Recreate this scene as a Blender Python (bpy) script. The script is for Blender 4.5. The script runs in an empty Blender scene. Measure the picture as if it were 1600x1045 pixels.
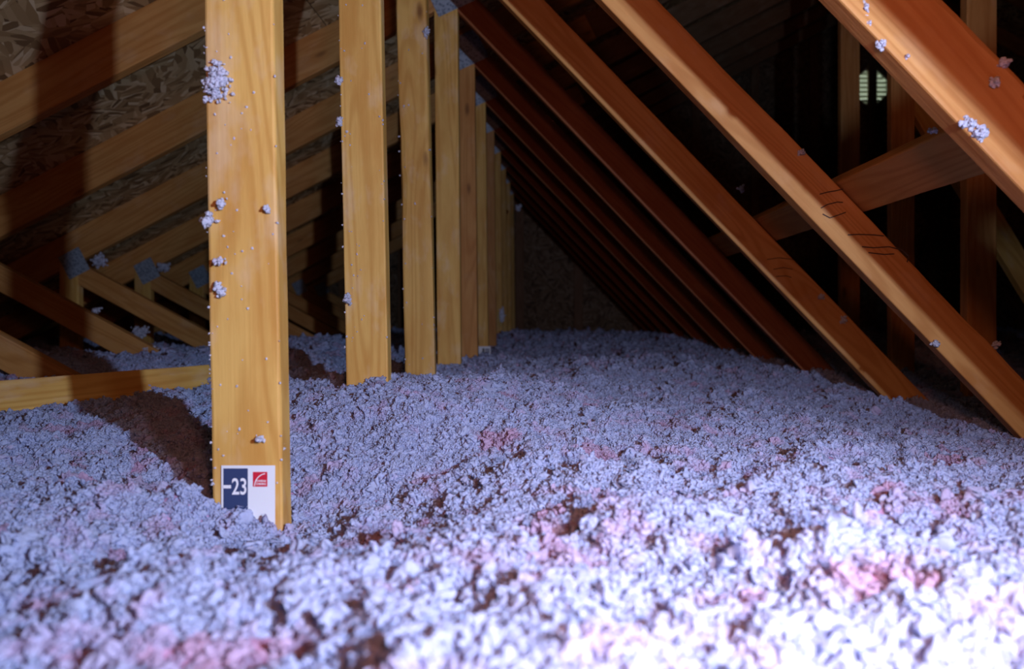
import bpy, bmesh, math, random
import numpy as np
from mathutils import Vector, Matrix, noise

# ------------------------------------------------------------------ camera, world, lights, exposure
H = 0.60                    # camera height above the attic floor
F, VX, VY = 1150.0, 860.0, 490.0
scene = bpy.context.scene
cd = bpy.data.cameras.new('camera'); cam = bpy.data.objects.new('camera', cd)
scene.collection.objects.link(cam); scene.camera = cam
cam.location = (0, 0, H); cam.rotation_euler = (math.pi/2, 0, 0)
cd.sensor_width = 36; cd.lens = F/1600*36
cd.shift_x = -(VX-800)/1600; cd.shift_y = -(522.5-VY)/1600
cd.clip_start = 0.02; cd.clip_end = 100
cd.dof.use_dof = True; cd.dof.focus_distance = 1.35; cd.dof.aperture_fstop = 4.0

world = bpy.data.worlds.new('sky'); scene.world = world; world.use_nodes = True
bg = world.node_tree.nodes['Background']
bg.inputs[0].default_value = (0.62, 0.74, 0.55, 1); bg.inputs[1].default_value = 0.9

def lamp(name, loc, energy, color, radius, cone, aim):
    l = bpy.data.lights.new(name, 'SPOT'); l.spot_size = math.radians(cone); l.spot_blend = 1.0; l.energy = energy; l.color = color; l.shadow_soft_size = radius
    o = bpy.data.objects.new(name, l); o.location = (loc[0], loc[1], loc[2]+H); scene.collection.objects.link(o)
    o.rotation_euler = Vector(aim).to_track_quat('-Z', 'Y').to_euler()
    return o
lamp('work_lamp', (0.505, -0.13, 0.205), 80.0, (0.53, 0.67, 1.0), 0.012, 131, (-0.60, 1.0, 0.10))
lamp('foreground_fill', (0.25, 0.04, -0.01), 28.0, (0.80, 0.70, 0.78), 0.025, 125, (-0.15, 0.75, -1.0))  # added fill to brighten the near insulation
lamp('warm_fill', (0.10, -0.06, 0.24), 12.5, (1.0, 0.36, 0.21), 0.05, 150, (0.25, 1.0, 0.0))  # added warm fill that lifts the shaded timber and insulation
scene.view_settings.view_transform = 'Standard'; scene.view_settings.look = 'None'
scene.view_settings.gamma = 1; scene.view_settings.use_curve_mapping = False
scene.view_settings.exposure = 0.38

random.seed(7); rng = np.random.default_rng(11)
C = scene.collection
D0, SP = 0.945, 0.61
def dist(n): return D0 + (n-1)*SP
def P(px, py, d): return Vector(((px-VX)*d/F, d, H-(py-VY)*d/F))

# ------------------------------------------------------------------ materials
def new_mat(name):
    m = bpy.data.materials.new(name); m.use_nodes = True
    nt = m.node_tree; b = nt.nodes['Principled BSDF']
    return m, nt, b
def nd(nt, t, **k):
    n = nt.nodes.new(t)
    for a, v in k.items(): setattr(n, a, v)
    return n
def plain(name, col, rough=0.6, metal=0.0):
    m, nt, b = new_mat(name)
    n = nd(nt, 'ShaderNodeTexNoise'); n.inputs['Scale'].default_value = 60; n.inputs['Detail'].default_value = 3
    r = nd(nt, 'ShaderNodeMixRGB', blend_type='MULTIPLY'); r.inputs[0].default_value = 0.12
    r.inputs[1].default_value = (*col, 1)
    nt.links.new(n.outputs['Color'], r.inputs[2]); nt.links.new(r.outputs[0], b.inputs['Base Color'])
    b.inputs['Roughness'].default_value = rough; b.inputs['Metallic'].default_value = metal
    return m
def math_(nt, op, a, b=None):
    n = nd(nt, 'ShaderNodeMath', operation=op)
    for i, v in enumerate((a, b)):
        if v is None: continue
        if isinstance(v, (int, float)): n.inputs[i].default_value = v
        else: nt.links.new(v, n.inputs[i])
    return n.outputs[0]
def mix(nt, f, a, b, bt='MIX'):
    n = nd(nt, 'ShaderNodeMixRGB', blend_type=bt)
    for i, v in enumerate((f, a, b)):
        if isinstance(v, (int, float)): n.inputs[i].default_value = v
        elif isinstance(v, tuple): n.inputs[i].default_value = (*v, 1)
        else: nt.links.new(v, n.inputs[i])
    return n.outputs[0]
def ramp(nt, v, *stops):
    n = nd(nt, 'ShaderNodeValToRGB'); nt.links.new(v, n.inputs[0])
    e = n.color_ramp.elements
    while len(e) < len(stops): e.new(0.5)
    for i, (p, c) in enumerate(stops):
        e[i].position = p; e[i].color = (c, c, c, 1) if isinstance(c, (int, float)) else (*c, 1)
    return n.outputs[0]

def wood_mat(name, light, dark, knot=(0.20, 0.075, 0.02), pale=0.35):
    m, nt, b = new_mat(name)
    tc = nd(nt, 'ShaderNodeTexCoord'); oi = nd(nt, 'ShaderNodeObjectInfo')
    off = nd(nt, 'ShaderNodeVectorMath', operation='MULTIPLY'); off.inputs[1].default_value = (3, 5, 17)
    cmb = nd(nt, 'ShaderNodeCombineXYZ')
    for i in range(3): nt.links.new(oi.outputs['Random'], cmb.inputs[i])
    nt.links.new(cmb.outputs[0], off.inputs[0])
    add = nd(nt, 'ShaderNodeVectorMath', operation='ADD')
    nt.links.new(tc.outputs['Object'], add.inputs[0]); nt.links.new(off.outputs[0], add.inputs[1])
    V = add.outputs[0]
    def mp(sc, src=V):
        n = nd(nt, 'ShaderNodeMapping'); n.inputs['Scale'].default_value = sc; nt.links.new(src, n.inputs[0]); return n.outputs[0]
    def nz(vec, s, det=4, rough=0.55, dist_=0.0):
        n = nd(nt, 'ShaderNodeTexNoise'); n.inputs['Scale'].default_value = s; n.inputs['Detail'].default_value = det
        n.inputs['Roughness'].default_value = rough; n.inputs['Distortion'].default_value = dist_
        nt.links.new(vec, n.inputs['Vector']); return n.outputs['Fac']
    # growth rings: contour lines of a field stretched along the length
    field = nz(mp((9, 9, 0.7)), 1.0, 2, 0.4, 0.3)
    rings = math_(nt, 'SINE', math_(nt, 'MULTIPLY', field, 95.0))
    rings = ramp(nt, math_(nt, 'MULTIPLY_ADD', rings, 0.5), (0.0, 0.0), (1.0, 1.0))
    n_ = nt.nodes[-2] if False else None
    fibre = nz(mp((260, 260, 5)), 1.0, 3)
    blot = nz(mp((14, 14, 4)), 1.0, 5, 0.6)
    # knots
    vo = nd(nt, 'ShaderNodeTexVoronoi'); vo.inputs['Scale'].default_value = 1.0
    nt.links.new(mp((9, 9, 3.3)), vo.inputs['Vector'])
    kd = math_(nt, 'ADD', vo.outputs['Distance'], math_(nt, 'MULTIPLY', nz(mp((60, 60, 30)), 1.0), 0.06))
    k = ramp(nt, kd, (0.075, 1.0), (0.15, 0.0))
    halo = ramp(nt, kd, (0.08, 1.0), (0.32, 0.0))
    sep = nd(nt, 'ShaderNodeSeparateColor'); nt.links.new(vo.outputs['Color'], sep.inputs[0])
    gate = math_(nt, 'GREATER_THAN', sep.outputs[0], 0.3)
    col = mix(nt, ramp(nt, rings, (0.35, 0.0), (1.0, 0.55)), light, dark)
    col = mix(nt, ramp(nt, fibre, (0.35, 0.0), (0.75, 0.25)), col, dark)
    col = mix(nt, ramp(nt, blot, (0.42, 0.0), (0.7, 0.55)), col, tuple(min(1, c*f) for c, f in zip(dark, (1.0, 0.86, 0.7))))
    pl = nz(mp((9, 9, 4.5)), 1.7, 4, 0.6)
    col = mix(nt, ramp(nt, pl, (0.54, 0.0), (0.7, pale)), col, (0.78, 0.60, 0.40))
    col = mix(nt, math_(nt, 'MULTIPLY', math_(nt, 'MULTIPLY', halo, gate), 0.45), col, dark)
    col = mix(nt, math_(nt, 'MULTIPLY', math_(nt, 'MULTIPLY', k, gate), 0.85), col, knot)
    hv = nd(nt, 'ShaderNodeHueSaturation')
    nt.links.new(col, hv.inputs['Color'])
    nt.links.new(math_(nt, 'ADD', math_(nt, 'MULTIPLY', oi.outputs['Random'], 0.22), 0.90), hv.inputs['Value'])
    nt.links.new(hv.outputs[0], b.inputs['Base Color'])
    b.inputs['Roughness'].default_value = 0.62
    b.inputs['Specular IOR Level'].default_value = 0.3
    bp = nd(nt, 'ShaderNodeBump'); bp.inputs['Strength'].default_value = 0.35; bp.inputs['Distance'].default_value = 0.0012
    hgt = math_(nt, 'ADD', math_(nt, 'MULTIPLY', fibre, 0.7), math_(nt, 'MULTIPLY', nz(mp((90, 90, 12)), 1.0, 4), 1.2))
    nt.links.new(hgt, bp.inputs['Height']); nt.links.new(bp.outputs[0], b.inputs['Normal'])
    return m
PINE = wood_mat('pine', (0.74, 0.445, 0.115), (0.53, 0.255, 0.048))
PINE_DIM = wood_mat('pine_dim', (0.26, 0.13, 0.06), (0.18, 0.08, 0.03), pale=0.1)  # darkened pine: dimness of far chords and gable studs put into the colour
PINE_SHADED = wood_mat('pine_shaded', (0.36, 0.115, 0.035), (0.24, 0.06, 0.015), pale=0.05)  # shaded copy of the red pine, shade on the far webs painted in
PINE_RED = wood_mat('pine_red', (0.62, 0.30, 0.085), (0.43, 0.165, 0.034), pale=0.12)

def osb_mat(name='osb_strands', v_=1.0):
    m, nt, b = new_mat(name)
    tc = nd(nt, 'ShaderNodeTexCoord'); g = tc.outputs['Object']
    def lay(rot, s):
        mp = nd(nt, 'ShaderNodeMapping'); mp.inputs['Rotation'].default_value = (0, 0, rot)
        mp.vector_type = 'TEXTURE'; mp.inputs['Scale'].default_value = (.085*s, .017*s, .1); nt.links.new(g, mp.inputs[0])
        v = nd(nt, 'ShaderNodeTexVoronoi'); v.inputs['Scale'].default_value = 1; nt.links.new(mp.outputs[0], v.inputs['Vector'])
        sp = nd(nt, 'ShaderNodeSeparateColor'); nt.links.new(v.outputs['Color'], sp.inputs[0])
        return sp.outputs[0], v.outputs['Distance']
    ls = [lay(r, s) for r, s in ((0.2, 1), (1.1, 0.9), (2.0, 1.1), (-0.5, 0.8))]
    vm = nd(nt, 'ShaderNodeTexVoronoi'); vm.inputs['Scale'].default_value = 17; nt.links.new(g, vm.inputs['Vector'])
    sm = nd(nt, 'ShaderNodeSeparateColor'); nt.links.new(vm.outputs['Color'], sm.inputs[0])
    col = ls[0][0]
    for i, t in enumerate((0.3, 0.55, 0.78)):
        col = mix(nt, math_(nt, 'GREATER_THAN', sm.outputs[1], t), col, ls[i+1][0])
    c = ramp(nt, col, (0.0, (0.15, 0.075, 0.025)), (0.25, (0.36, 0.21, 0.08)), (0.7, (0.56, 0.37, 0.17)), (1.0, (0.74, 0.56, 0.32)))
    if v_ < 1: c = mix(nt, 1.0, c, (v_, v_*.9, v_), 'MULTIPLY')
    nt.links.new(c, b.inputs['Base Color']); b.inputs['Roughness'].default_value = 0.75
    bp = nd(nt, 'ShaderNodeBump'); bp.inputs['Strength'].default_value = 0.6; bp.inputs['Distance'].default_value = 0.002
    nt.links.new(col, bp.inputs['Height']); nt.links.new(bp.outputs[0], b.inputs['Normal'])
    return m
OSB = osb_mat(); OSB_DARK = osb_mat('osb_dim', .42)  # second one is a darkened copy, gable gloom painted into the colour

def fluff_mat(name, white, pink, lo, hi):
    m, nt, b = new_mat(name)
    ge = nd(nt, 'ShaderNodeNewGeometry')
    n1 = nd(nt, 'ShaderNodeTexNoise'); n1.inputs['Scale'].default_value = 16; n1.inputs['Detail'].default_value = 5; n1.inputs['Roughness'].default_value = 0.65
    nt.links.new(ge.outputs['Position'], n1.inputs['Vector'])
    col = mix(nt, ramp(nt, n1.outputs['Fac'], (lo, 0.0), (hi, 1.0)), white, pink)
    if name == 'fibreglass_fluff':
        ta = nd(nt, 'ShaderNodeAttribute', attribute_type='INSTANCER', attribute_name='tint')
        col = mix(nt, ta.outputs['Fac'], col, (0.66, 0.45, 0.62))
    n2 = nd(nt, 'ShaderNodeTexNoise'); n2.inputs['Scale'].default_value = 500; n2.inputs['Detail'].default_value = 3
    nt.links.new(ge.outputs['Position'], n2.inputs['Vector'])
    nt.links.new(col, b.inputs['Base Color'])
    b.inputs['Roughness'].default_value = 1.0; b.inputs['Specular IOR Level'].default_value = 0.05
    tr = nd(nt, 'ShaderNodeBsdfTranslucent'); nt.links.new(col, tr.inputs['Color'])
    ms = nd(nt, 'ShaderNodeMixShader'); ms.inputs[0].default_value = 0.45
    nt.links.new(b.outputs[0], ms.inputs[1]); nt.links.new(tr.outputs[0], ms.inputs[2])
    nt.links.new(ms.outputs[0], nt.nodes['Material Output'].inputs['Surface'])
    bp = nd(nt, 'ShaderNodeBump'); bp.inputs['Strength'].default_value = 0.7; bp.inputs['Distance'].default_value = 0.0015
    nt.links.new(n2.outputs['Fac'], bp.inputs['Height']); nt.links.new(bp.outputs[0], b.inputs['Normal'])
    return m
FLUFF = fluff_mat('fibreglass_fluff', (0.60, 0.66, 0.87), (0.76, 0.50, 0.70), 0.52, 0.80)
UNDER = fluff_mat('fibreglass_under', (0.82, 0.50, 0.74), (0.76, 0.40, 0.62), 0.35, 0.7)
TUFT = fluff_mat('fibreglass_tuft', (0.84, 0.86, 0.96), (0.84, 0.70, 0.84), 0.5, 0.8)

def plate_mat():
    m, nt, b = new_mat('galvanised_steel')
    tc = nd(nt, 'ShaderNodeTexCoord')
    v = nd(nt, 'ShaderNodeTexVoronoi'); v.inputs['Scale'].default_value = 90; nt.links.new(tc.outputs['Object'], v.inputs['Vector'])
    c = ramp(nt, v.outputs['Distance'], (0.15, (0.16, 0.20, 0.25)), (0.6, (0.42, 0.48, 0.54)))
    nt.links.new(c, b.inputs['Base Color']); b.inputs['Metallic'].default_value = 0.35; b.inputs['Roughness'].default_value = 0.5
    bp = nd(nt, 'ShaderNodeBump'); bp.inputs['Strength'].default_value = 0.7; bp.inputs['Distance'].default_value = 0.001
    nt.links.new(v.outputs['Distance'], bp.inputs['Height']); nt.links.new(bp.outputs[0], b.inputs['Normal'])
    return m
STEEL = plate_mat()
DRYWALL = plain('drywall', (0.6, 0.58, 0.55), 0.9)
CARD = plain('card_white', (0.80, 0.82, 0.84), 0.35)
NAVY = plain('card_navy', (0.035, 0.055, 0.14), 0.4)
RED = plain('card_red', (0.62, 0.02, 0.045), 0.4)
WHITE = plain('print_white', (0.86, 0.86, 0.88), 0.4)
BLACK = plain('print_black', (0.015, 0.015, 0.02), 0.5)
PENCIL = plain('pencil', (0.06, 0.03, 0.02), 0.7)
LOUVER = plain('vent_plastic', (0.72, 0.74, 0.66), 0.5)

# ------------------------------------------------------------------ object helpers
def tag(o, label=None, cat=None, group=None, kind=None):
    if label: o['label'] = label
    if cat: o['category'] = cat
    if group: o['group'] = group
    if kind: o['kind'] = kind
    return o
def empty(name, loc):
    o = bpy.data.objects.new(name, None); o.location = loc; o.empty_display_size = 0.1; C.objects.link(o); return o
def link(name, me, mat, parent=None, M=None, kind=None, smooth=False):
    if mat and not me.materials: me.materials.append(mat)
    if smooth:
        me.polygons.foreach_set('use_smooth', [True]*len(me.polygons))
    o = bpy.data.objects.new(name, me); C.objects.link(o)
    M = M or Matrix.Identity(4)
    if parent:
        o.parent = parent
        base = PW[parent.name]
        o.matrix_local = base.inverted() @ M
    else: o.matrix_local = M
    PW[o.name] = M
    if kind: o['kind'] = kind
    return o
PW = {}
def root(name, loc):
    o = empty(name, loc); PW[o.name] = Matrix.Translation(loc); return o
def pyd(name, V, Fc):
    me = bpy.data.meshes.new(name); me.from_pydata([tuple(v) for v in V], [], Fc); me.update(); return me

def board_mesh(L, w, t, seg=None, wane=(), seed=0, r=0.0035, wob=0.0012):
    """a sawn board: length +z from 0, width x centred, thickness y centred; eased and slightly uneven edges"""
    n = seg or max(6, min(90, int(L/0.035)))
    corners = [(-1, -1), (1, -1), (1, 1), (-1, 1)]
    V = []
    for i in range(n+1):
        z = L*i/n
        for ci, (sx, sy) in enumerate(corners):
            q = noise.noise((seed*3.1+ci*7.7, z*2.3, 1.5))*wob
            rr = r*(1+0.5*noise.noise((seed+ci*5.0, z*9, 0)))
            rx = ry = rr
            if ci in wane:
                a = max(0, noise.noise((seed*1.7+ci, z*2.6, 4.0))+0.25+0.35*noise.noise((seed, z*14, 9)))
                rx += 0.016*a; ry += 0.012*a
            x, y = sx*w/2+q*sx, sy*t/2
            pts = [(x, y-sy*ry), (x-sx*0.3*rx, y-sy*0.3*ry), (x-sx*rx, y)]
            if sx*sy < 0: pts.reverse()
            V += [(a_, b_, z) for a_, b_ in pts]
    Fc = []; m = 12
    for i in range(n):
        for j in range(m):
            a, b = i*m+j, i*m+(j+1) % m
            Fc.append((a, b, b+m, a+m))
    Fc.append(tuple(range(m-1, -1, -1))); Fc.append(tuple(n*m+j for j in range(m)))
    me = pyd('board', V, Fc)
    bm = bmesh.new(); bm.from_mesh(me); bmesh.ops.recalc_face_normals(bm, faces=bm.faces); bm.to_mesh(me); bm.free()
    return me
def frame(p0, p1, face):
    """local z from p0 to p1, local y = away from `face` viewer direction"""
    z = (Vector(p1)-Vector(p0)).normalized(); y = Vector(face); y = (y-z*y.dot(z)).normalized(); x = y.cross(z).normalized()
    M = Matrix.Identity(4)
    for i in range(3): M[i][0], M[i][1], M[i][2], M[i][3] = x[i], y[i], z[i], p0[i]
    return M
seedc = [0]
def member(name, a, b, d, mat, parent, w=0.089, t=0.038, dy=0.0, wane=(), wob=0.0012):
    """truss member in the plane y=d between centre-line points a,b given as (X, Z above camera)"""
    p0 = Vector((a[0], d+t/2+dy, a[1]+H)); p1 = Vector((b[0], d+t/2+dy, b[1]+H))
    seedc[0] += 1
    me = board_mesh((p1-p0).length, w, t, seed=seedc[0], wane=wane, wob=wob)
    return link(name, me, mat, parent, frame(p0, p1, (0, 1, 0)))

# ------------------------------------------------------------------ insulation height field (relative to the camera)
CP = [(-.36, .92, -.300, .14), (-.455, .88, -.222, .05), (-.40, .90, -.262, .035), (-.36, .90, -.295, .04), (-.60, .85, -.235, .2), (-.39, 1.5, -.156, .22), (-.38, 1.75, -.160, .2), (-.38, 2.165, -.205, .25), (-.38, 2.775, -.230, .3),
      (-.37, 3.4, -.224, .35), (-.37, 4.0, -.268, .35), (-.1, 3.9, -.25, .4), (-.37, 5.2, -.185, .6), (-.37, 6.4, -.21, .8), (.8, 7.6, -.27, 1.2),
      (1.0, 2.165, -.270, .4), (1.0, 1.5, -.295, .35), (1.0, 3.0, -.250, .5), (.97, 4.0, -.224, .5), (.3, 1.4, -.225, .4), (.3, .9, -.215, .3), (.3, 2.6, -.205, .5),
      (.2, .4, -.205, .25), (-.3, .4, -.215, .25), (.7, .6, -.20, .25), (-.95, 1.25, -.215, .22), (-.7, 1.2, -.24, .15), (-.75, .8, -.21, .2), (-.8, 1.55, -.205, .2), (-1.25, 1.55, -.25, .2),
      (-1.42, 2.775, -.172, .3), (-1.57, 3.385, -.18, .3), (-1.1, 2.3, -.165, .25), (-1.06, 3.4, -.145, .18), (-1.3, 1.9, -.23, .25),
      (-2.4, 3.0, -.2, .6), (-2.5, 5, -.22, .8), (1.9, 2.5, -.21, .5), (2.5, 4, -.2, .8), (3, 7, -.2, 1.), (6, 3, -.2, 2.), (0, -1, -.22, .6), (2, 0, -.22, .8), (-2, 0, -.22, .8)]
cpa = np.array(CP)
def smooth_h(x, y):
    num = np.zeros_like(x); den = np.zeros_like(x)
    for cx, cy, cz, r in CP:
        w = np.exp(-((x-cx)**2+(y-cy)**2)/(2*r*r))/(r*r) + 1e-6/((x-cx)**2+(y-cy)**2+.05)
        num += w*cz; den += w
    return num/den
# lattice noise in numpy
_g = rng.random((256, 256))
def vnoise(x, y):
    xi = np.floor(x).astype(int); yi = np.floor(y).astype(int); fx = x-xi; fy = y-yi
    fx = fx*fx*(3-2*fx); fy = fy*fy*(3-2*fy)
    a = _g[xi % 256, yi % 256]; b = _g[(xi+1) % 256, yi % 256]; c = _g[xi % 256, (yi+1) % 256]; d = _g[(xi+1) % 256, (yi+1) % 256]
    return (a*(1-fx)+b*fx)*(1-fy)+(c*(1-fx)+d*fx)*fy - .5
def surf(x, y):
    h = smooth_h(x, y)
    h += .026*vnoise(x*7+3, y*7)+.022*vnoise(x*17, y*17+9)+.016*vnoise(x*38, y*38+5)+.006*vnoise(x*90, y*90)
    for bx, by, rx_, ry_, a in ((-.448, .905, .034, .026, .040), (-.385, .91, .045, .025, .016), (-.52, .88, .05, .04, .022)):
        h += a*np.exp(-((x-bx)/rx_)**2-((y-by)/ry_)**2)
    return h

# ------------------------------------------------------------------ the setting: floor, roof decks, gable walls
SL = 0.52; RX = 3.34; Y0, Y1 = -1.6, 7.66
def low(X): return 1.37+SL*X if X <= RX else 1.37+SL*(2*RX-X)      # lower edge of the top chords
CH = 0.140*math.sqrt(1+SL*SL)
EL = (-0.6+0.0-1.37-CH)/SL; ER = 2*RX-EL
def boxmesh(x0, x1, y0, y1, z0, z1):
    V = [(x, y, z) for x in (x0, x1) for y in (y0, y1) for z in (z0, z1)]
    return pyd('slab', V, [(0, 1, 3, 2), (4, 6, 7, 5), (0, 4, 5, 1), (2, 3, 7, 6), (0, 2, 6, 4), (1, 5, 7, 3)])
link('floor', boxmesh(EL, ER, Y0, Y1+.2, -0.02, 0), DRYWALL, kind='structure')
ang = math.atan(SL)
def deck(name, sx):
    X0 = EL if sx > 0 else ER
    org = Vector((X0, Y0, 0)); r = root(name, org); r['kind'] = 'structure'
    Ls = (RX-EL)/math.cos(ang); rows = math.ceil(Ls/1.22)
    for i in range(rows):
        a0 = i*1.22; a1 = min(Ls, a0+1.217)
        st = -(i % 2)*1.22
        y = Y0+st
        while y < Y1+.2:
            ya, yb = max(Y0, y), min(Y1+.2, y+2.437); y += 2.44
            if yb-ya < .05: continue
            me = boxmesh(0, a1-a0, 0, yb-ya, 0, .0115)
            p = Vector((X0+sx*a0*math.cos(ang), ya, a0*math.sin(ang)))
            M = Matrix.Translation(p) @ Matrix.Rotation(-ang if sx > 0 else math.pi+ang, 4, 'Y')
            if sx < 0: M = M @ Matrix.Translation((0, 0, -.0115))
            link('panel', me, OSB, r, M)
    M = Matrix.Translation(org) @ Matrix.Rotation(-ang if sx > 0 else math.pi+ang, 4, 'Y')
    zz = (.0116, .016) if sx > 0 else (-.016, -.0116)
    link('light_seal', boxmesh(-.3, Ls+.01, 0, Y1+.2-Y0, *zz), BLACK, r, M)  # unseen slab added to stop light leaking through the panel gaps
    return r
deck('ceiling', 1); deck('ceiling_far_slope', -1)

def prism(poly, y, t):
    n = len(poly); V = [(x, y, z) for x, z in poly]+[(x, y+t, z) for x, z in poly]
    Fc = [tuple(range(n)), tuple(range(2*n-1, n-1, -1))]+[(i, i+n, (i+1) % n+n, (i+1) % n) for i in range(n)]
    me = pyd('prism', V, Fc); bm = bmesh.new(); bm.from_mesh(me); bmesh.ops.recalc_face_normals(bm, faces=bm.faces); bm.to_mesh(me); bm.free()
    return me
def top(X): return low(X)+CH+H
VZ = 2.36+H; VR = 0.185
def gable(name, y, vent):
    r = root(name, (RX, y, 0)); r['kind'] = 'structure'
    k = -12; edges = []
    X = RX-.61
    while X > EL: X -= 1.22
    while X < ER:
        a, b = max(X, EL+.001), min(X+1.217, ER-.001); X += 1.22
        if b-a < .05: continue
        mid = a < RX < b
        if mid and vent:
            q = .19
            polys = [[(a, 0), (b, 0), (b, VZ-q), (a, VZ-q)], [(a, VZ-q), (RX-q, VZ-q), (RX-q, VZ+q), (a, VZ+q)],
                     [(RX+q, VZ-q), (b, VZ-q), (b, VZ+q), (RX+q, VZ+q)], [(a, VZ+q), (b, VZ+q), (b, top(b)), (RX, top(RX)), (a, top(a))]]
        elif mid: polys = [[(a, 0), (b, 0), (b, top(b)), (RX, top(RX)), (a, top(a))]]
        else: polys = [[(a, 0), (b, 0), (b, top(b)), (a, top(a))]]
        for pl in polys:
            if max(z for _, z in pl) < .03: continue
            me = prism([(x-RX, z) for x, z in pl], 0, .012)
            # rotate so that local xy is the panel plane (strand pattern runs on the face)
            me.transform(Matrix.Rotation(-math.pi/2, 4, 'X'))
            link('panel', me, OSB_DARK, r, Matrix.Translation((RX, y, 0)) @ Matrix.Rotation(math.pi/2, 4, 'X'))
    return r
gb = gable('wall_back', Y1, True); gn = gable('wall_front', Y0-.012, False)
for k in range(-9, 11):
    X = RX+.61*k
    if top(X) < .35: continue
    M = frame((X, Y1-.021, .0), (X, Y1-.021, top(X)-.03), (0, 1, 0))
    link('stud', board_mesh(top(X)-.03, .088, .040, seg=8, seed=k+50), PINE_DIM, gb, M)
# louvred vent
vent = root('gable_vent', (RX, Y1, VZ)); vent['kind'] = 'structure'; vent.name = 'window_1'; PW['window_1'] = PW['gable_vent']
def octa(R, n=8): return [(R*math.cos(math.pi/8+i*math.pi/4)/math.cos(math.pi/8), R*math.sin(math.pi/8+i*math.pi/4)/math.cos(math.pi/8)) for i in range(n)]
oi_, oo = octa(.165), [(.2*max(-1, min(1, x*9)), .2*max(-1, min(1, z*9))) for x, z in octa(.2)]
oo = [(x if abs(x) < .19 else math.copysign(.2, x), z) for x, z in octa(.205)]
V = []; 
for y in (0.0, .03):
    V += [(x, y, z) for x, z in oi_]+[(x, y, z) for x, z in oo]
Fc = []
for i in range(8):
    j = (i+1) % 8
    Fc += [(i, j, 8+j, 8+i), (16+i, 24+i, 24+j, 16+j), (i, 16+i, 16+j, j), (8+i, 8+j, 24+j, 24+i)]
link('frame', pyd('frame', V, Fc), LOUVER, vent, Matrix.Translation((RX, Y1+.012, VZ)))
# corner infill between the octagonal frame and the square opening
for sx in (-1, 1):
    for sz in (-1, 1):
        me = prism([(sx*.19, sz*.19), (sx*.06, sz*.19), (sx*.19, sz*.06)], 0, .012)
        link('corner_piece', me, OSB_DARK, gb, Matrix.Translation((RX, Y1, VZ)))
for k in range(-3, 4):
    z = k*.047; hw = .168 if abs(z) < .07 else .168-(abs(z)-.07)
    me = boxmesh(-hw, hw, -.022, .022, -.0025, .0025)
    link('slat', me, LOUVER, vent, Matrix.Translation((RX, Y1+.027, VZ+z)) @ Matrix.Rotation(math.radians(-38), 4, 'X'))

# ------------------------------------------------------------------ roof trusses
LEAN = {0: .02, 1: .0175, 2: .020, 3: .023, 4: .009, 5: .011}
XR = {1: -.3453, 2: -.342, 3: -.339, 4: -.3375, 5: -.334}      # right edge of each upright at the insulation
names = {
 0: 'timber roof truss standing beside the camera, nearest of all, mostly outside the picture',
 1: 'nearest roof truss in view, its wide front upright carrying the card with the number 23',
 2: 'second roof truss, its upright free-standing in view behind the post with the number card',
 3: 'third roof truss, its knotty upright with a dark waney left edge',
 4: 'fourth roof truss, its upright topped by the largest visible steel connector plate',
 5: 'fifth roof truss, its reddish upright directly behind the fourth, under the second steel plate',
 6: 'sixth roof truss, its narrow upright with the small far number card at its foot',
 7: 'seventh roof truss, narrow upright just beyond the small far number card',
 8: 'eighth roof truss, thin upright in the row of posts, third beyond the small plates',
 9: 'ninth roof truss, thin dim upright far down the row of posts',
 10: 'tenth roof truss, very thin upright last but one before the back wall',
 11: 'farthest roof truss, thinnest and darkest upright nearest the back wall'}
dgv = Vector((1, -1.04)).normalized(); dgn = Vector((-dgv.y, dgv.x))   # along the long web, and its upper normal
DL = Vector((-.34, 1.129))
def diag_pt(X, off): p = DL+dgv*((X-DL.x)/dgv.x); return p+dgn*off
truss, post, web = {}, {}, {}
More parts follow.
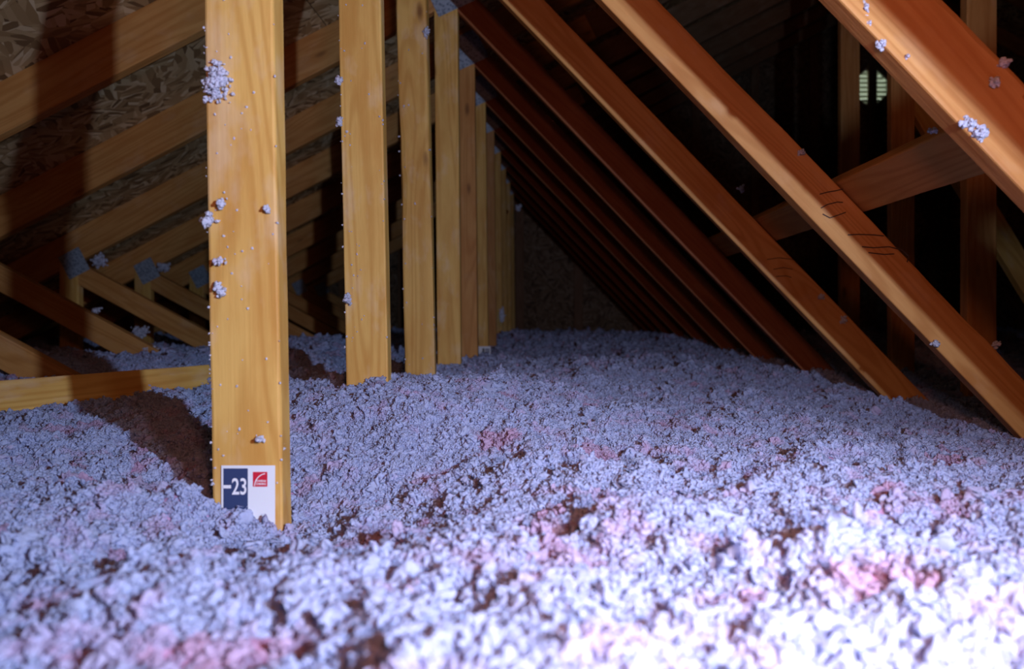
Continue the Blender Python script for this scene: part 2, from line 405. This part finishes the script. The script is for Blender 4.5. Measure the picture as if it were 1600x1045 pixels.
for n in range(0, 12):
    d = dist(n); xr = XR.get(n, -.338); ln = LEAN.get(n, .011)
    T = root('roof_truss', (-.38, d, 0)); tag(T, names[n], 'truss', 'timber roof trusses'); truss[n] = T
    zb, zt = -.511, 1.215
    def cx(z): return xr-.0445-(z+.2)*ln
    tm = PINE if n in (0, 1, 2, 3, 4, 6, 8) else (PINE_RED if n in (5, 7) else PINE)
    wn = {3: (0, 1), 1: (), 2: ()}.get(n, ())
    post[n] = member('upright', (cx(zb), zb), (cx(zt), zt), d, tm, T, wane=wn)
    e0 = -.1 if n else -.1
    uo = .0445+(.0155 if n == 1 else 0)
    a = diag_pt(-.40, uo); b = diag_pt(1.30, uo)
    web[n] = member('diagonal_web', (a.x, a.y), (b.x, b.y), d, PINE_RED if n < 4 else PINE_SHADED, T, w=.100 if n == 1 else .089, dy=.0012, wane={1: (0,), 2: (0,), 3: ()}.get(n, ()), wob=.002)  # farther webs take the copy with shade in its colour
    # top chords (2x6)
    cn = Vector((-SL, 1)).normalized()*.070
    a = Vector((EL+.25, low(EL+.25)))+cn; b = Vector((RX, low(RX)))+cn
    m_ = Vector((.25, low(.25)))+cn; e_ = Vector((RX-.02, low(RX)+.05))
    member('top_chord', a, m_, d, PINE_RED, T, w=.140, dy=.0024)
    member('top_chord', m_+(e_-m_).normalized()*.002, e_, d, PINE_RED if n < 3 else PINE_DIM, T, w=.140, dy=.0024)  # farther right lengths take the pine with dimness in its colour
    cn2 = Vector((SL, 1)).normalized()*.070
    member('top_chord', (ER-.25+cn2.x, low(ER-.25)+cn2.y), (RX+.02, low(RX)+.05), d, PINE_RED, T, w=.140, dy=.0024)
    member('bottom_chord', (EL+.3, -.5555), (ER-.3, -.5555), d, PINE, T, dy=.0012)
    # left short upright and web
    member('short_upright', (-2.215, -.511), (-2.215, low(-2.2)+.02), d, PINE, T, dy=.0)
    member('left_web', (-2.21, .205), (-.92, .205-1.29*.54), d, PINE_RED, T, dy=.0012)
    # right upright and steep web
    xq = {3: 1.27, 4: 1.33, 5: 1.38}.get(n, 1.33)
    if n < 6: member('right_upright', (xq, -.511), (xq, low(xq)), d, PINE_RED, T)
    if n == 4: member('steep_web', (1.37, .84), (2.05, -.27), d, PINE, T, dy=.0012)
    # connector plates
    def plate(c, w, h, a):
        me = boxmesh(-w/2, w/2, -.0015, 0, -h/2, h/2)
        M = Matrix.Translation((c[0], d-.0005, c[1]+H)) @ Matrix.Rotation(-a, 4, 'Y')
        link('connector_plate', me, STEEL, T, M)
    plate((-.395+.012, 1.215), .150, .145, ang*.9)
    plate((-2.19, .232), .105, .115, ang)
    if n < 6: plate((xq, low(xq)+.02), .13, .12, ang)

# continuous lateral brace along the upper edges of the long webs
c0 = diag_pt(.57, .089+.019+.003)
p0 = Vector((c0.x, .15, c0.y+H)); p1 = Vector((c0.x, 3.0, c0.y+H))
Mx = Matrix.Identity(4); zz = Vector((0, 1, 0)); yy = Vector((dgn.x, 0, dgn.y)); xx = yy.cross(zz)
for i in range(3): Mx[i][0], Mx[i][1], Mx[i][2], Mx[i][3] = xx[i], yy[i], zz[i], p0[i]
o = link('lateral_brace', board_mesh(2.85, .089, .038, seed=91), PINE_RED, None, Mx)
tag(o, 'reddish board running away from the camera across the upper edges of the right-hand diagonals', 'brace')

# loose board leaning in the insulation on the left
p0 = P(-110, 636, 1.60); p1 = P(330, 596, 1.98)
M = frame(p0, p1, (0, 1, -.62))
me = board_mesh((p1-p0).length, .089, .038, seed=77)
o = link('loose_board', me, PINE, None, M)
tag(o, 'short pale board lying half buried in the insulation at the left edge', 'board')

# ------------------------------------------------------------------ blown insulation: one uncountable mass
xs = np.unique(np.concatenate([np.linspace(EL+.2, -2.2, 12), np.linspace(-2.2, 1.9, 330), np.linspace(1.9, ER-.2, 30)]))
ys = np.unique(np.concatenate([np.linspace(Y0+.02, .2, 20), .2*np.exp(np.linspace(0, math.log(7.60/.2), 420))]))
GX, GY = np.meshgrid(xs, ys); GZ = surf(GX, GY)-.002
pb = vnoise(GX*11+40, GY*11+7)+.6*vnoise(GX*26, GY*26+31)
roofz = np.where(GX < RX, 1.37+SL*GX, 1.37+SL*(2*RX-GX))
GZ = np.maximum(np.minimum(GZ, roofz-.02), -.598)
nx, ny = len(xs), len(ys)
gv = np.stack([GX.ravel(), GY.ravel(), GZ.ravel()+H], 1)
ii = np.arange(nx*ny).reshape(ny, nx)
faces = np.stack([ii[:-1, :-1].ravel(), ii[:-1, 1:].ravel(), ii[1:, 1:].ravel(), ii[1:, :-1].ravel()], 1)
pts, scl, tints = [], [], []
def scatter(ya, yb, sp, size):
    xa, xb = -.76*yb-.25, .68*yb+.25
    gx = np.arange(xa, xb, sp); gy = np.arange(ya, yb, sp)
    X, Y = np.meshgrid(gx, gy); X = X.ravel(); Y = Y.ravel()
    X = X+rng.uniform(-.6, .6, X.size)*sp; Y = Y+rng.uniform(-.6, .6, X.size)*sp
    k = (X > -.76*Y-.25) & (X < .68*Y+.3); X, Y = X[k], Y[k]
    # clumps in hollows sit lower and are tinted pinker
    pit = vnoise(X*11+40, Y*11+7)+.6*vnoise(X*26, Y*26+31)
    tints.append(np.clip((-.30-pit)/.16, 0, 1)*rng.uniform(.6, 1, X.size))
    Z = surf(X, Y)+np.clip(pit, -.5, .4)*.016+rng.uniform(-.35, .45, X.size)*size
    pts.append(np.stack([X, Y, Z+H], 1)); scl.append(size*rng.lognormal(0, .33, X.size))
scatter(.24, .8, .0068, .0092); scatter(.8, 1.5, .0066, .0080); scatter(1.5, 2.6, .0078, .0088); scatter(2.6, 4.2, .016, .018); scatter(4.2, 7.55, .026, .030)
tints = np.concatenate(tints); pts = np.concatenate(pts); scl = np.concatenate(scl)
me = bpy.data.meshes.new('insulation')
ng, npn = len(gv), len(pts)
me.vertices.add(ng+npn); me.vertices.foreach_set('co', np.concatenate([gv, pts]).ravel())
me.loops.add(faces.size); me.loops.foreach_set('vertex_index', faces.ravel())
me.polygons.add(len(faces)); me.polygons.foreach_set('loop_start', np.arange(0, faces.size, 4)); me.polygons.foreach_set('loop_total', np.full(len(faces), 4))
me.update(calc_edges=True)
at = me.attributes.new('size', 'FLOAT', 'POINT'); at.data.foreach_set('value', np.concatenate([np.zeros(ng), scl]))
at = me.attributes.new('spin', 'FLOAT_VECTOR', 'POINT'); at.data.foreach_set('vector', np.concatenate([np.zeros((ng, 3)), rng.uniform(0, 6.28, (npn, 3))]).ravel())
at = me.attributes.new('pick', 'INT', 'POINT'); at.data.foreach_set('value', np.concatenate([np.zeros(ng, int), rng.integers(0, 6, npn)]).astype(np.int32))
at = me.attributes.new('tint', 'FLOAT', 'POINT'); at.data.foreach_set('value', np.concatenate([np.ones(ng), tints]))
me.materials.append(UNDER); me.materials.append(FLUFF)
me.polygons.foreach_set('use_smooth', [True]*len(me.polygons))
ins = bpy.data.objects.new('blown_insulation', me); C.objects.link(ins)
tag(ins, 'deep fluffy layer of blown pinkish white fibreglass insulation covering the attic floor', 'insulation', kind='stuff')
gt = bpy.data.node_groups.new('clumps', 'GeometryNodeTree')
gt.interface.new_socket('Geometry', in_out='INPUT', socket_type='NodeSocketGeometry')
gt.interface.new_socket('Geometry', in_out='OUTPUT', socket_type='NodeSocketGeometry')
gi = gt.nodes.new('NodeGroupInput'); go = gt.nodes.new('NodeGroupOutput')
jv = gt.nodes.new('GeometryNodeJoinGeometry')
def gattr(n, t):
    a = gt.nodes.new('GeometryNodeInputNamedAttribute'); a.data_type = t; a.inputs['Name'].default_value = n
    return [s for s in a.outputs if s.enabled and s.name == 'Attribute'][0]
for v in range(6):
    ico = gt.nodes.new('GeometryNodeMeshIcoSphere'); ico.inputs['Radius'].default_value = .60; ico.inputs['Subdivisions'].default_value = 5
    pos = gt.nodes.new('GeometryNodeInputPosition')
    cur = pos.outputs[0]; total = None
    ad = gt.nodes.new('ShaderNodeVectorMath'); ad.operation = 'ADD'; ad.inputs[1].default_value = (v*7.3, v*3.1, v*5.7); gt.links.new(cur, ad.inputs[0])
    outs = []
    for s, amp in ((1.9, 1.7), (4.6, .85), (11.0, .30)):
        nz = gt.nodes.new('ShaderNodeTexNoise'); nz.inputs['Scale'].default_value = s; nz.inputs['Detail'].default_value = 1
        gt.links.new(ad.outputs[0], nz.inputs['Vector'])
        sb = gt.nodes.new('ShaderNodeVectorMath'); sb.operation = 'SUBTRACT'; sb.inputs[1].default_value = (.5, .5, .5); gt.links.new(nz.outputs['Color'], sb.inputs[0])
        ml = gt.nodes.new('ShaderNodeVectorMath'); ml.operation = 'SCALE'; ml.inputs['Scale'].default_value = amp; gt.links.new(sb.outputs[0], ml.inputs[0])
        outs.append(ml.outputs[0])
    s1 = gt.nodes.new('ShaderNodeVectorMath'); s1.operation = 'ADD'; gt.links.new(outs[0], s1.inputs[0]); gt.links.new(outs[1], s1.inputs[1])
    s2 = gt.nodes.new('ShaderNodeVectorMath'); s2.operation = 'ADD'; gt.links.new(s1.outputs[0], s2.inputs[0]); gt.links.new(outs[2], s2.inputs[1])
    st = gt.nodes.new('GeometryNodeSetPosition'); gt.links.new(ico.outputs['Mesh'], st.inputs['Geometry']); gt.links.new(s2.outputs[0], st.inputs['Offset'])
    sm = gt.nodes.new('GeometryNodeSetMaterial'); sm.inputs['Material'].default_value = FLUFF; gt.links.new(st.outputs[0], sm.inputs['Geometry'])
    ss = gt.nodes.new('GeometryNodeSetShadeSmooth'); gt.links.new(sm.outputs[0], ss.inputs[0])
    g2 = gt.nodes.new('GeometryNodeGeometryToInstance'); gt.links.new(ss.outputs[0], g2.inputs[0])
    gt.links.new(g2.outputs[0], jv.inputs[0])
cmp = gt.nodes.new('FunctionNodeCompare'); cmp.data_type = 'FLOAT'; cmp.operation = 'GREATER_THAN'
sz = gattr('size', 'FLOAT'); gt.links.new(sz, cmp.inputs[0]); cmp.inputs[1].default_value = 1e-5
ip = gt.nodes.new('GeometryNodeInstanceOnPoints'); ip.inputs['Pick Instance'].default_value = True
gt.links.new(gi.outputs[0], ip.inputs['Points']); gt.links.new(cmp.outputs[0], ip.inputs['Selection']); gt.links.new(jv.outputs[0], ip.inputs['Instance'])
gt.links.new(gattr('pick', 'INT'), ip.inputs['Instance Index'])
er = gt.nodes.new('FunctionNodeEulerToRotation'); gt.links.new(gattr('spin', 'FLOAT_VECTOR'), er.inputs[0]); gt.links.new(er.outputs[0], ip.inputs['Rotation'])
gt.links.new(sz, ip.inputs['Scale'])
jo = gt.nodes.new('GeometryNodeJoinGeometry')
gt.links.new(gi.outputs[0], jo.inputs[0]); gt.links.new(ip.outputs[0], jo.inputs[0]); gt.links.new(jo.outputs[0], go.inputs[0])
md = ins.modifiers.new('clumps', 'NODES'); md.node_group = gt

# ------------------------------------------------------------------ tufts clinging to the timber
def blob_geo(V, Fc, c, r, seed):
    bm = bmesh.new(); bmesh.ops.create_icosphere(bm, subdivisions=2, radius=1)
    o = len(V)
    an = Vector((noise.noise((seed*5.1, 1, 2)), noise.noise((seed*5.1, 7, 2)), noise.noise((seed*5.1, 1, 9))))*1.1+Vector((1, 1, 1))
    kx = noise.noise((seed*9.7, 3, 3))*1.2
    for v in bm.verts:
        p = v.co; q = noise.noise_vector(p*1.3+Vector((seed*3.7, 0, seed)))*.75+noise.noise_vector(p*3.4+Vector((0, seed*2.1, 0)))*.4
        w_ = (p+q)*r; w_ = Vector((w_.x*an.x+w_.z*kx, w_.y*an.y, w_.z*an.z-w_.x*kx)); V.append(Vector(c)+w_)
    for f in bm.faces: Fc.append(tuple(o+v.index for v in f.verts))
    bm.free()
def tuft(px, py, d, w, h, label, n=None, r=None, depth=.012):
    c = P(px, py, d-.002); W, Hh = w*d/F, h*d/F
    V, Fc = [], []; rnd = random.Random(int(px*7+py))
    r = r or .0042
    n = n or int(12+W*Hh/(r*r)*1.5)
    for i in range(n):
        gx = max(-.55, min(.55, rnd.gauss(0, .21))); gz = max(-.55, min(.55, rnd.gauss(0, .21)))
        rr = r*rnd.uniform(.22, .9)
        blob_geo(V, Fc, (gx*W, -rnd.random()*depth*max(.1, 1-1.7*math.hypot(gx, gz)), gz*Hh), rr, rnd.random()*90)
    o = link('insulation_tuft', pyd('tuft', V, Fc), TUFT, None, Matrix.Translation(c), smooth=True)
    return tag(o, label, 'tuft', 'tufts of insulation clinging to the timber')
tuft(340, 130, .943, 44, 62, 'large pale tuft of insulation stuck high on the nearest upright', r=.0032)
tuft(327, 343, .943, 22, 24, 'small tuft stuck on the left edge of the nearest upright at mid height')
tuft(346, 318, .943, 16, 14, 'speck of fluff just above the mid-height tuft on the nearest upright', r=.003)
tuft(343, 450, .943, 15, 24, 'small upright tuft on the nearest upright below its middle', r=.0032)
tuft(342, 408, .943, 20, 12, 'flat fleck of fluff on the nearest upright, above the small lower tuft', r=.0028)
tuft(417, 327, .943, 14, 9, 'small fleck on the right half of the nearest upright', r=.0028)
tuft(407, 685, .943, 10, 10, 'fleck of fluff on the knot low on the nearest upright', r=.0028)
tuft(441, 699, .96, 8, 14, 'fleck of fluff on the lower right corner of the nearest upright', r=.0028)
tuft(529, 127, 1.556, 10, 14, 'bluish white tuft on the upper left edge of the second upright', r=.0045)
tuft(531, 190, 1.556, 9, 14, 'smaller tuft below the topmost one on the second upright left edge', r=.004)
tuft(543, 467, 1.553, 13, 15, 'white tuft low on the left edge of the second upright', r=.005)
tuft(666, 50, 2.163, 9, 18, 'wispy tuft near the top right of the third upright', r=.003)
tuft(784, 492, 4.58, 8, 26, 'pale streak of fluff on a distant thin upright', r=.007, depth=.006)
tuft(810, 325, 5.2, 7, 9, 'faint bluish tuft hanging in the dark beside the farthest uprights', r=.012)
tuft(1350, 15, .955, 13, 34, 'long bluish tuft at the top of the nearest right diagonal', r=.0032)
tuft(1376, 70, .955, 17, 14, 'curled tuft on the lower edge of the nearest right diagonal', r=.0032)
tuft(1355, 38, .955, 10, 12, 'small tuft between the long and the curled one on the right diagonal', r=.003)
tuft(1412, 92, .955, 10, 12, 'speck of fluff below the curled tuft on the nearest right diagonal', r=.003)
tuft(1512, 193, .948, 26, 20, 'upper of two bright tufts on the nearest right diagonal', r=.0034)
tuft(1529, 208, .948, 30, 26, 'lower of two bright tufts on the nearest right diagonal', r=.0036)
tuft(1552, 128, .943, 15, 14, 'pinkish tuft on the brown face of the nearest right diagonal', r=.003)
tuft(1567, 99, .948, 16, 14, 'pinkish fluff on the upper edge of the nearest right diagonal at the right edge', r=.003)
tuft(1252, 238, 1.553, 14, 10, 'fluff where the long brace passes behind the second diagonal', r=.004)
tuft(1456, 205, 1.10, 18, 8, 'fluff along the lower edge of the brace behind the nearest diagonal', r=.003)
tuft(1461, 537, 1.555, 13, 10, 'white tuft on the lower edge of the second right diagonal', r=.004)
tuft(1556, 538, 1.58, 13, 12, 'fluff on the upper edge of the second right diagonal near the right edge', r=.004)
tuft(1318, 500, 2.17, 10, 12, 'fluff on the upper edge of the third right diagonal', r=.005)
tuft(1282, 464, 2.17, 9, 8, 'small speck higher up the third right diagonal', r=.005)
tuft(1158, 295, 2.17, 10, 10, 'speck where the brace meets the third right diagonal', r=.005)
tuft(157, 408, 3.40, 28, 22, 'bright tuft lodged beside the left steel plate under the rafter', r=.010, depth=.03)
tuft(256, 418, 4.0, 20, 16, 'bright tuft lodged beside the second steel plate under the rafter', r=.011, depth=.03)
tuft(218, 519, 3.38, 28, 18, 'clump of fluff lying on the left web above the insulation', r=.009, depth=.03)
tuft(233, 545, 2.80, 30, 12, 'fluff piled on the end of the left web where it meets the insulation', r=.007, depth=.03)
tuft(152, 485, 2.80, 14, 8, 'small tuft on the upper edge of the nearest left web', r=.006, depth=.03)

# specks as parts of the uprights
def specks(n, k, parent_obj, zlo, zhi, x0, x1, d, rmin, rmax, edge=.5):
    V, Fc = [], []; rnd = random.Random(n*13+1)
    for i in range(k):
        z = rnd.uniform(zlo, zhi)
        lean = -(z+.2)*LEAN.get(n, .011)
        x = (x0+rnd.random()**2*(x1-x0)*.5) if rnd.random() < edge else rnd.uniform(x0, x1)
        if rnd.random() < .18: x = x0-.001
        if rnd.random() < .12: x = x1+.001
        blob_geo(V, Fc, (x+lean, d-.0005, z+H), rnd.uniform(rmin, rmax), i*.7)
    link('fibre_specks', pyd('specks', V, Fc), TUFT, parent_obj, Matrix.Identity(4), kind='stuff', smooth=True)
specks(1, 100, post[1], -.23, .46, -.434, -.346, .945, .0005, .0017)
specks(2, 60, post[2], -.13, .7, -.431, -.343, 1.555, .0008, .0022, .6)
specks(3, 34, post[3], -.17, .9, -.428, -.34, 2.165, .001, .003)

# pencil marks on the second and third diagonals
def stroke(pxs, d, parent, w=.0011):
    V, Fc = [], []
    pts_ = [P(x, y, d-.0012) for x, y in pxs]
    for i, p in enumerate(pts_):
        a = pts_[max(0, i-1)]; b = pts_[min(len(pts_)-1, i+1)]; t = (b-a).normalized(); nrm = Vector((-t.z, 0, t.x))*w
        V += [p-nrm, p+nrm, p+nrm+Vector((0, .0012, 0)), p-nrm+Vector((0, .0012, 0))]
    for i in range(len(pts_)-1):
        for j in range(4): Fc.append((i*4+j, i*4+(j+1) % 4, i*4+4+(j+1) % 4, i*4+4+j))
    link('pencil_mark', pyd('mark', V, Fc), PENCIL, parent)
def c6(l): return [(1100+x/2.488, 280+y/2.488) for x, y in l]
for s in ([(450, 58), (480, 50), (515, 44), (540, 38)], [(455, 112), (480, 98), (520, 88), (540, 90)], [(462, 135), (490, 150), (525, 138), (552, 128)],
          [(560, 216), (600, 214), (660, 216), (700, 220)], [(615, 262), (660, 266), (720, 262), (770, 275), (797, 300), (790, 322)], [(640, 285), (700, 292), (740, 290)]):
    stroke(c6(s), 1.555, web[2])
for s in ([(245, 312), (290, 305), (350, 312)], [(270, 350), (310, 343), (345, 350)], [(280, 378), (320, 375), (340, 382)]):
    stroke(c6(s), 2.165, web[3], .0009)

# ------------------------------------------------------------------ depth cards
def text_mesh(s, size, xs=1.0, off=0.0):
    cu = bpy.data.curves.new('txt', 'FONT'); cu.body = s; cu.size = size; cu.offset = off; cu.extrude = .0001; cu.resolution_u = 4
    ob = bpy.data.objects.new('txt', cu); C.objects.link(ob)
    dg = bpy.context.evaluated_depsgraph_get(); me = bpy.data.meshes.new_from_object(ob.evaluated_get(dg))
    bpy.data.objects.remove(ob); bpy.data.curves.remove(cu)
    me.transform(Matrix.Diagonal((xs, 1, 1, 1)))
    co = [v.co.copy() for v in me.vertices]; x0 = min(c.x for c in co); y0 = min(c.y for c in co)
    me.transform(Matrix.Translation((-x0, -y0, 0)) ); me.transform(Matrix.Rotation(math.pi/2, 4, 'X'))
    me.materials.clear()
    return me
def card(name, d, pl, pt, wpx, hpx, label, rotate=0):
    base = P(pl, pt, d)
    r = root(name, base); tag(r, label, 'card', 'depth cards')
    def rect(nm, x0, y0, x1, y1, mat, z, th=.0004):
        s = d/F
        me = boxmesh(x0*s, x1*s, -z-th, -z, -y1*s, -y0*s)
        return link(nm, me, mat, r, Matrix.Translation(base))
    return r, rect, base
s1 = .943/F
cr, rect, base = card('depth_card', .943, 346, 727, 84, 120, 'white and navy card with number 23 and a red emblem on the nearest upright')
rect('card_sheet', 0, 0, 84, 130, CARD, 0)
rect('number_panel', 3.5, 4.5, 41.5, 128, NAVY, .0004)
rect('dash', 3.5, 30.5, 15.5, 35.5, WHITE, .0009)
m23 = text_mesh('23', .0300, .60, .0004)
wx = max(v.co.x for v in m23.vertices); hz = max(v.co.z for v in m23.vertices)
m23.transform(Matrix.Diagonal((22.5*s1/wx, 1, 26*s1/hz, 1)))
link('number', m23, WHITE, cr, Matrix.Translation(base+Vector((17*s1, -.0011, -45.5*s1))))
m22 = None
#, .0300, .60, .0004); m22.transform(Matrix.Diagonal((22.5*s1/wx, 1, 26*s1/hz, 1)))
em = rect('emblem', 49.5, 10, 72, 33, RED, .0004)
# arc and two lines of lettering on the emblem
V, Fc = [], []
for i in range(15):
    t = i/14*math.radians(82)
    cx_, cy_, R = 71.5, 32.0, 19.5
    for rr in (R-.55, R+.75):
        V.append(((cx_-rr*math.cos(t)*.98)*s1, -.0010, -(cy_-rr*math.sin(t)*1.0)*s1))
for i in range(14): Fc.append((2*i, 2*i+1, 2*i+3, 2*i+2))
link('emblem_arc', pyd('arc', V, Fc), WHITE, em, Matrix.Translation(base))
for s_, yy_, x0_ in (('OWENS', 25.6, 54.5), ('CORNING', 30.2, 54.5)):
    mt = text_mesh(s_, .004, 1, .00008); wx = max(v.co.x for v in mt.vertices); hz = max(v.co.z for v in mt.vertices)
    mt.transform(Matrix.Diagonal((15.5*s1/wx, 1, 3.1*s1/hz, 1)))
    link('emblem_lettering', mt, WHITE, em, Matrix.Translation(base+Vector((x0_*s1, -.0010, -yy_*s1))))
# far card
d6 = dist(6)-.002; s6 = d6/F
c6_, rect6, base6 = card('depth_card', d6, 745, 541, 21, 24, 'tiny white card with a black figure on a far upright at the insulation line')
rect6('card_sheet', 0, 0, 21.5, 26, CARD, 0, .001)
rect6('dark_square', 13.4, 3.4, 19.6, 9.6, NAVY, .001, .0008)
rect6('light_bar', 14.4, 5.0, 18.6, 5.7, WHITE, .002, .0006); rect6('light_bar', 14.4, 7.1, 18.6, 7.8, WHITE, .002, .0006)
m1 = text_mesh('1', .03, 1, .0004); wx = max(v.co.x for v in m1.vertices); hz = max(v.co.z for v in m1.vertices)
m1.transform(Matrix.Diagonal((3.2*s6/wx, 1, 8.2*s6/hz, 1)))
link('number', m1, BLACK, c6_, Matrix.Translation(base6+Vector((8.8*s6, -.0014, -11.2*s6))))
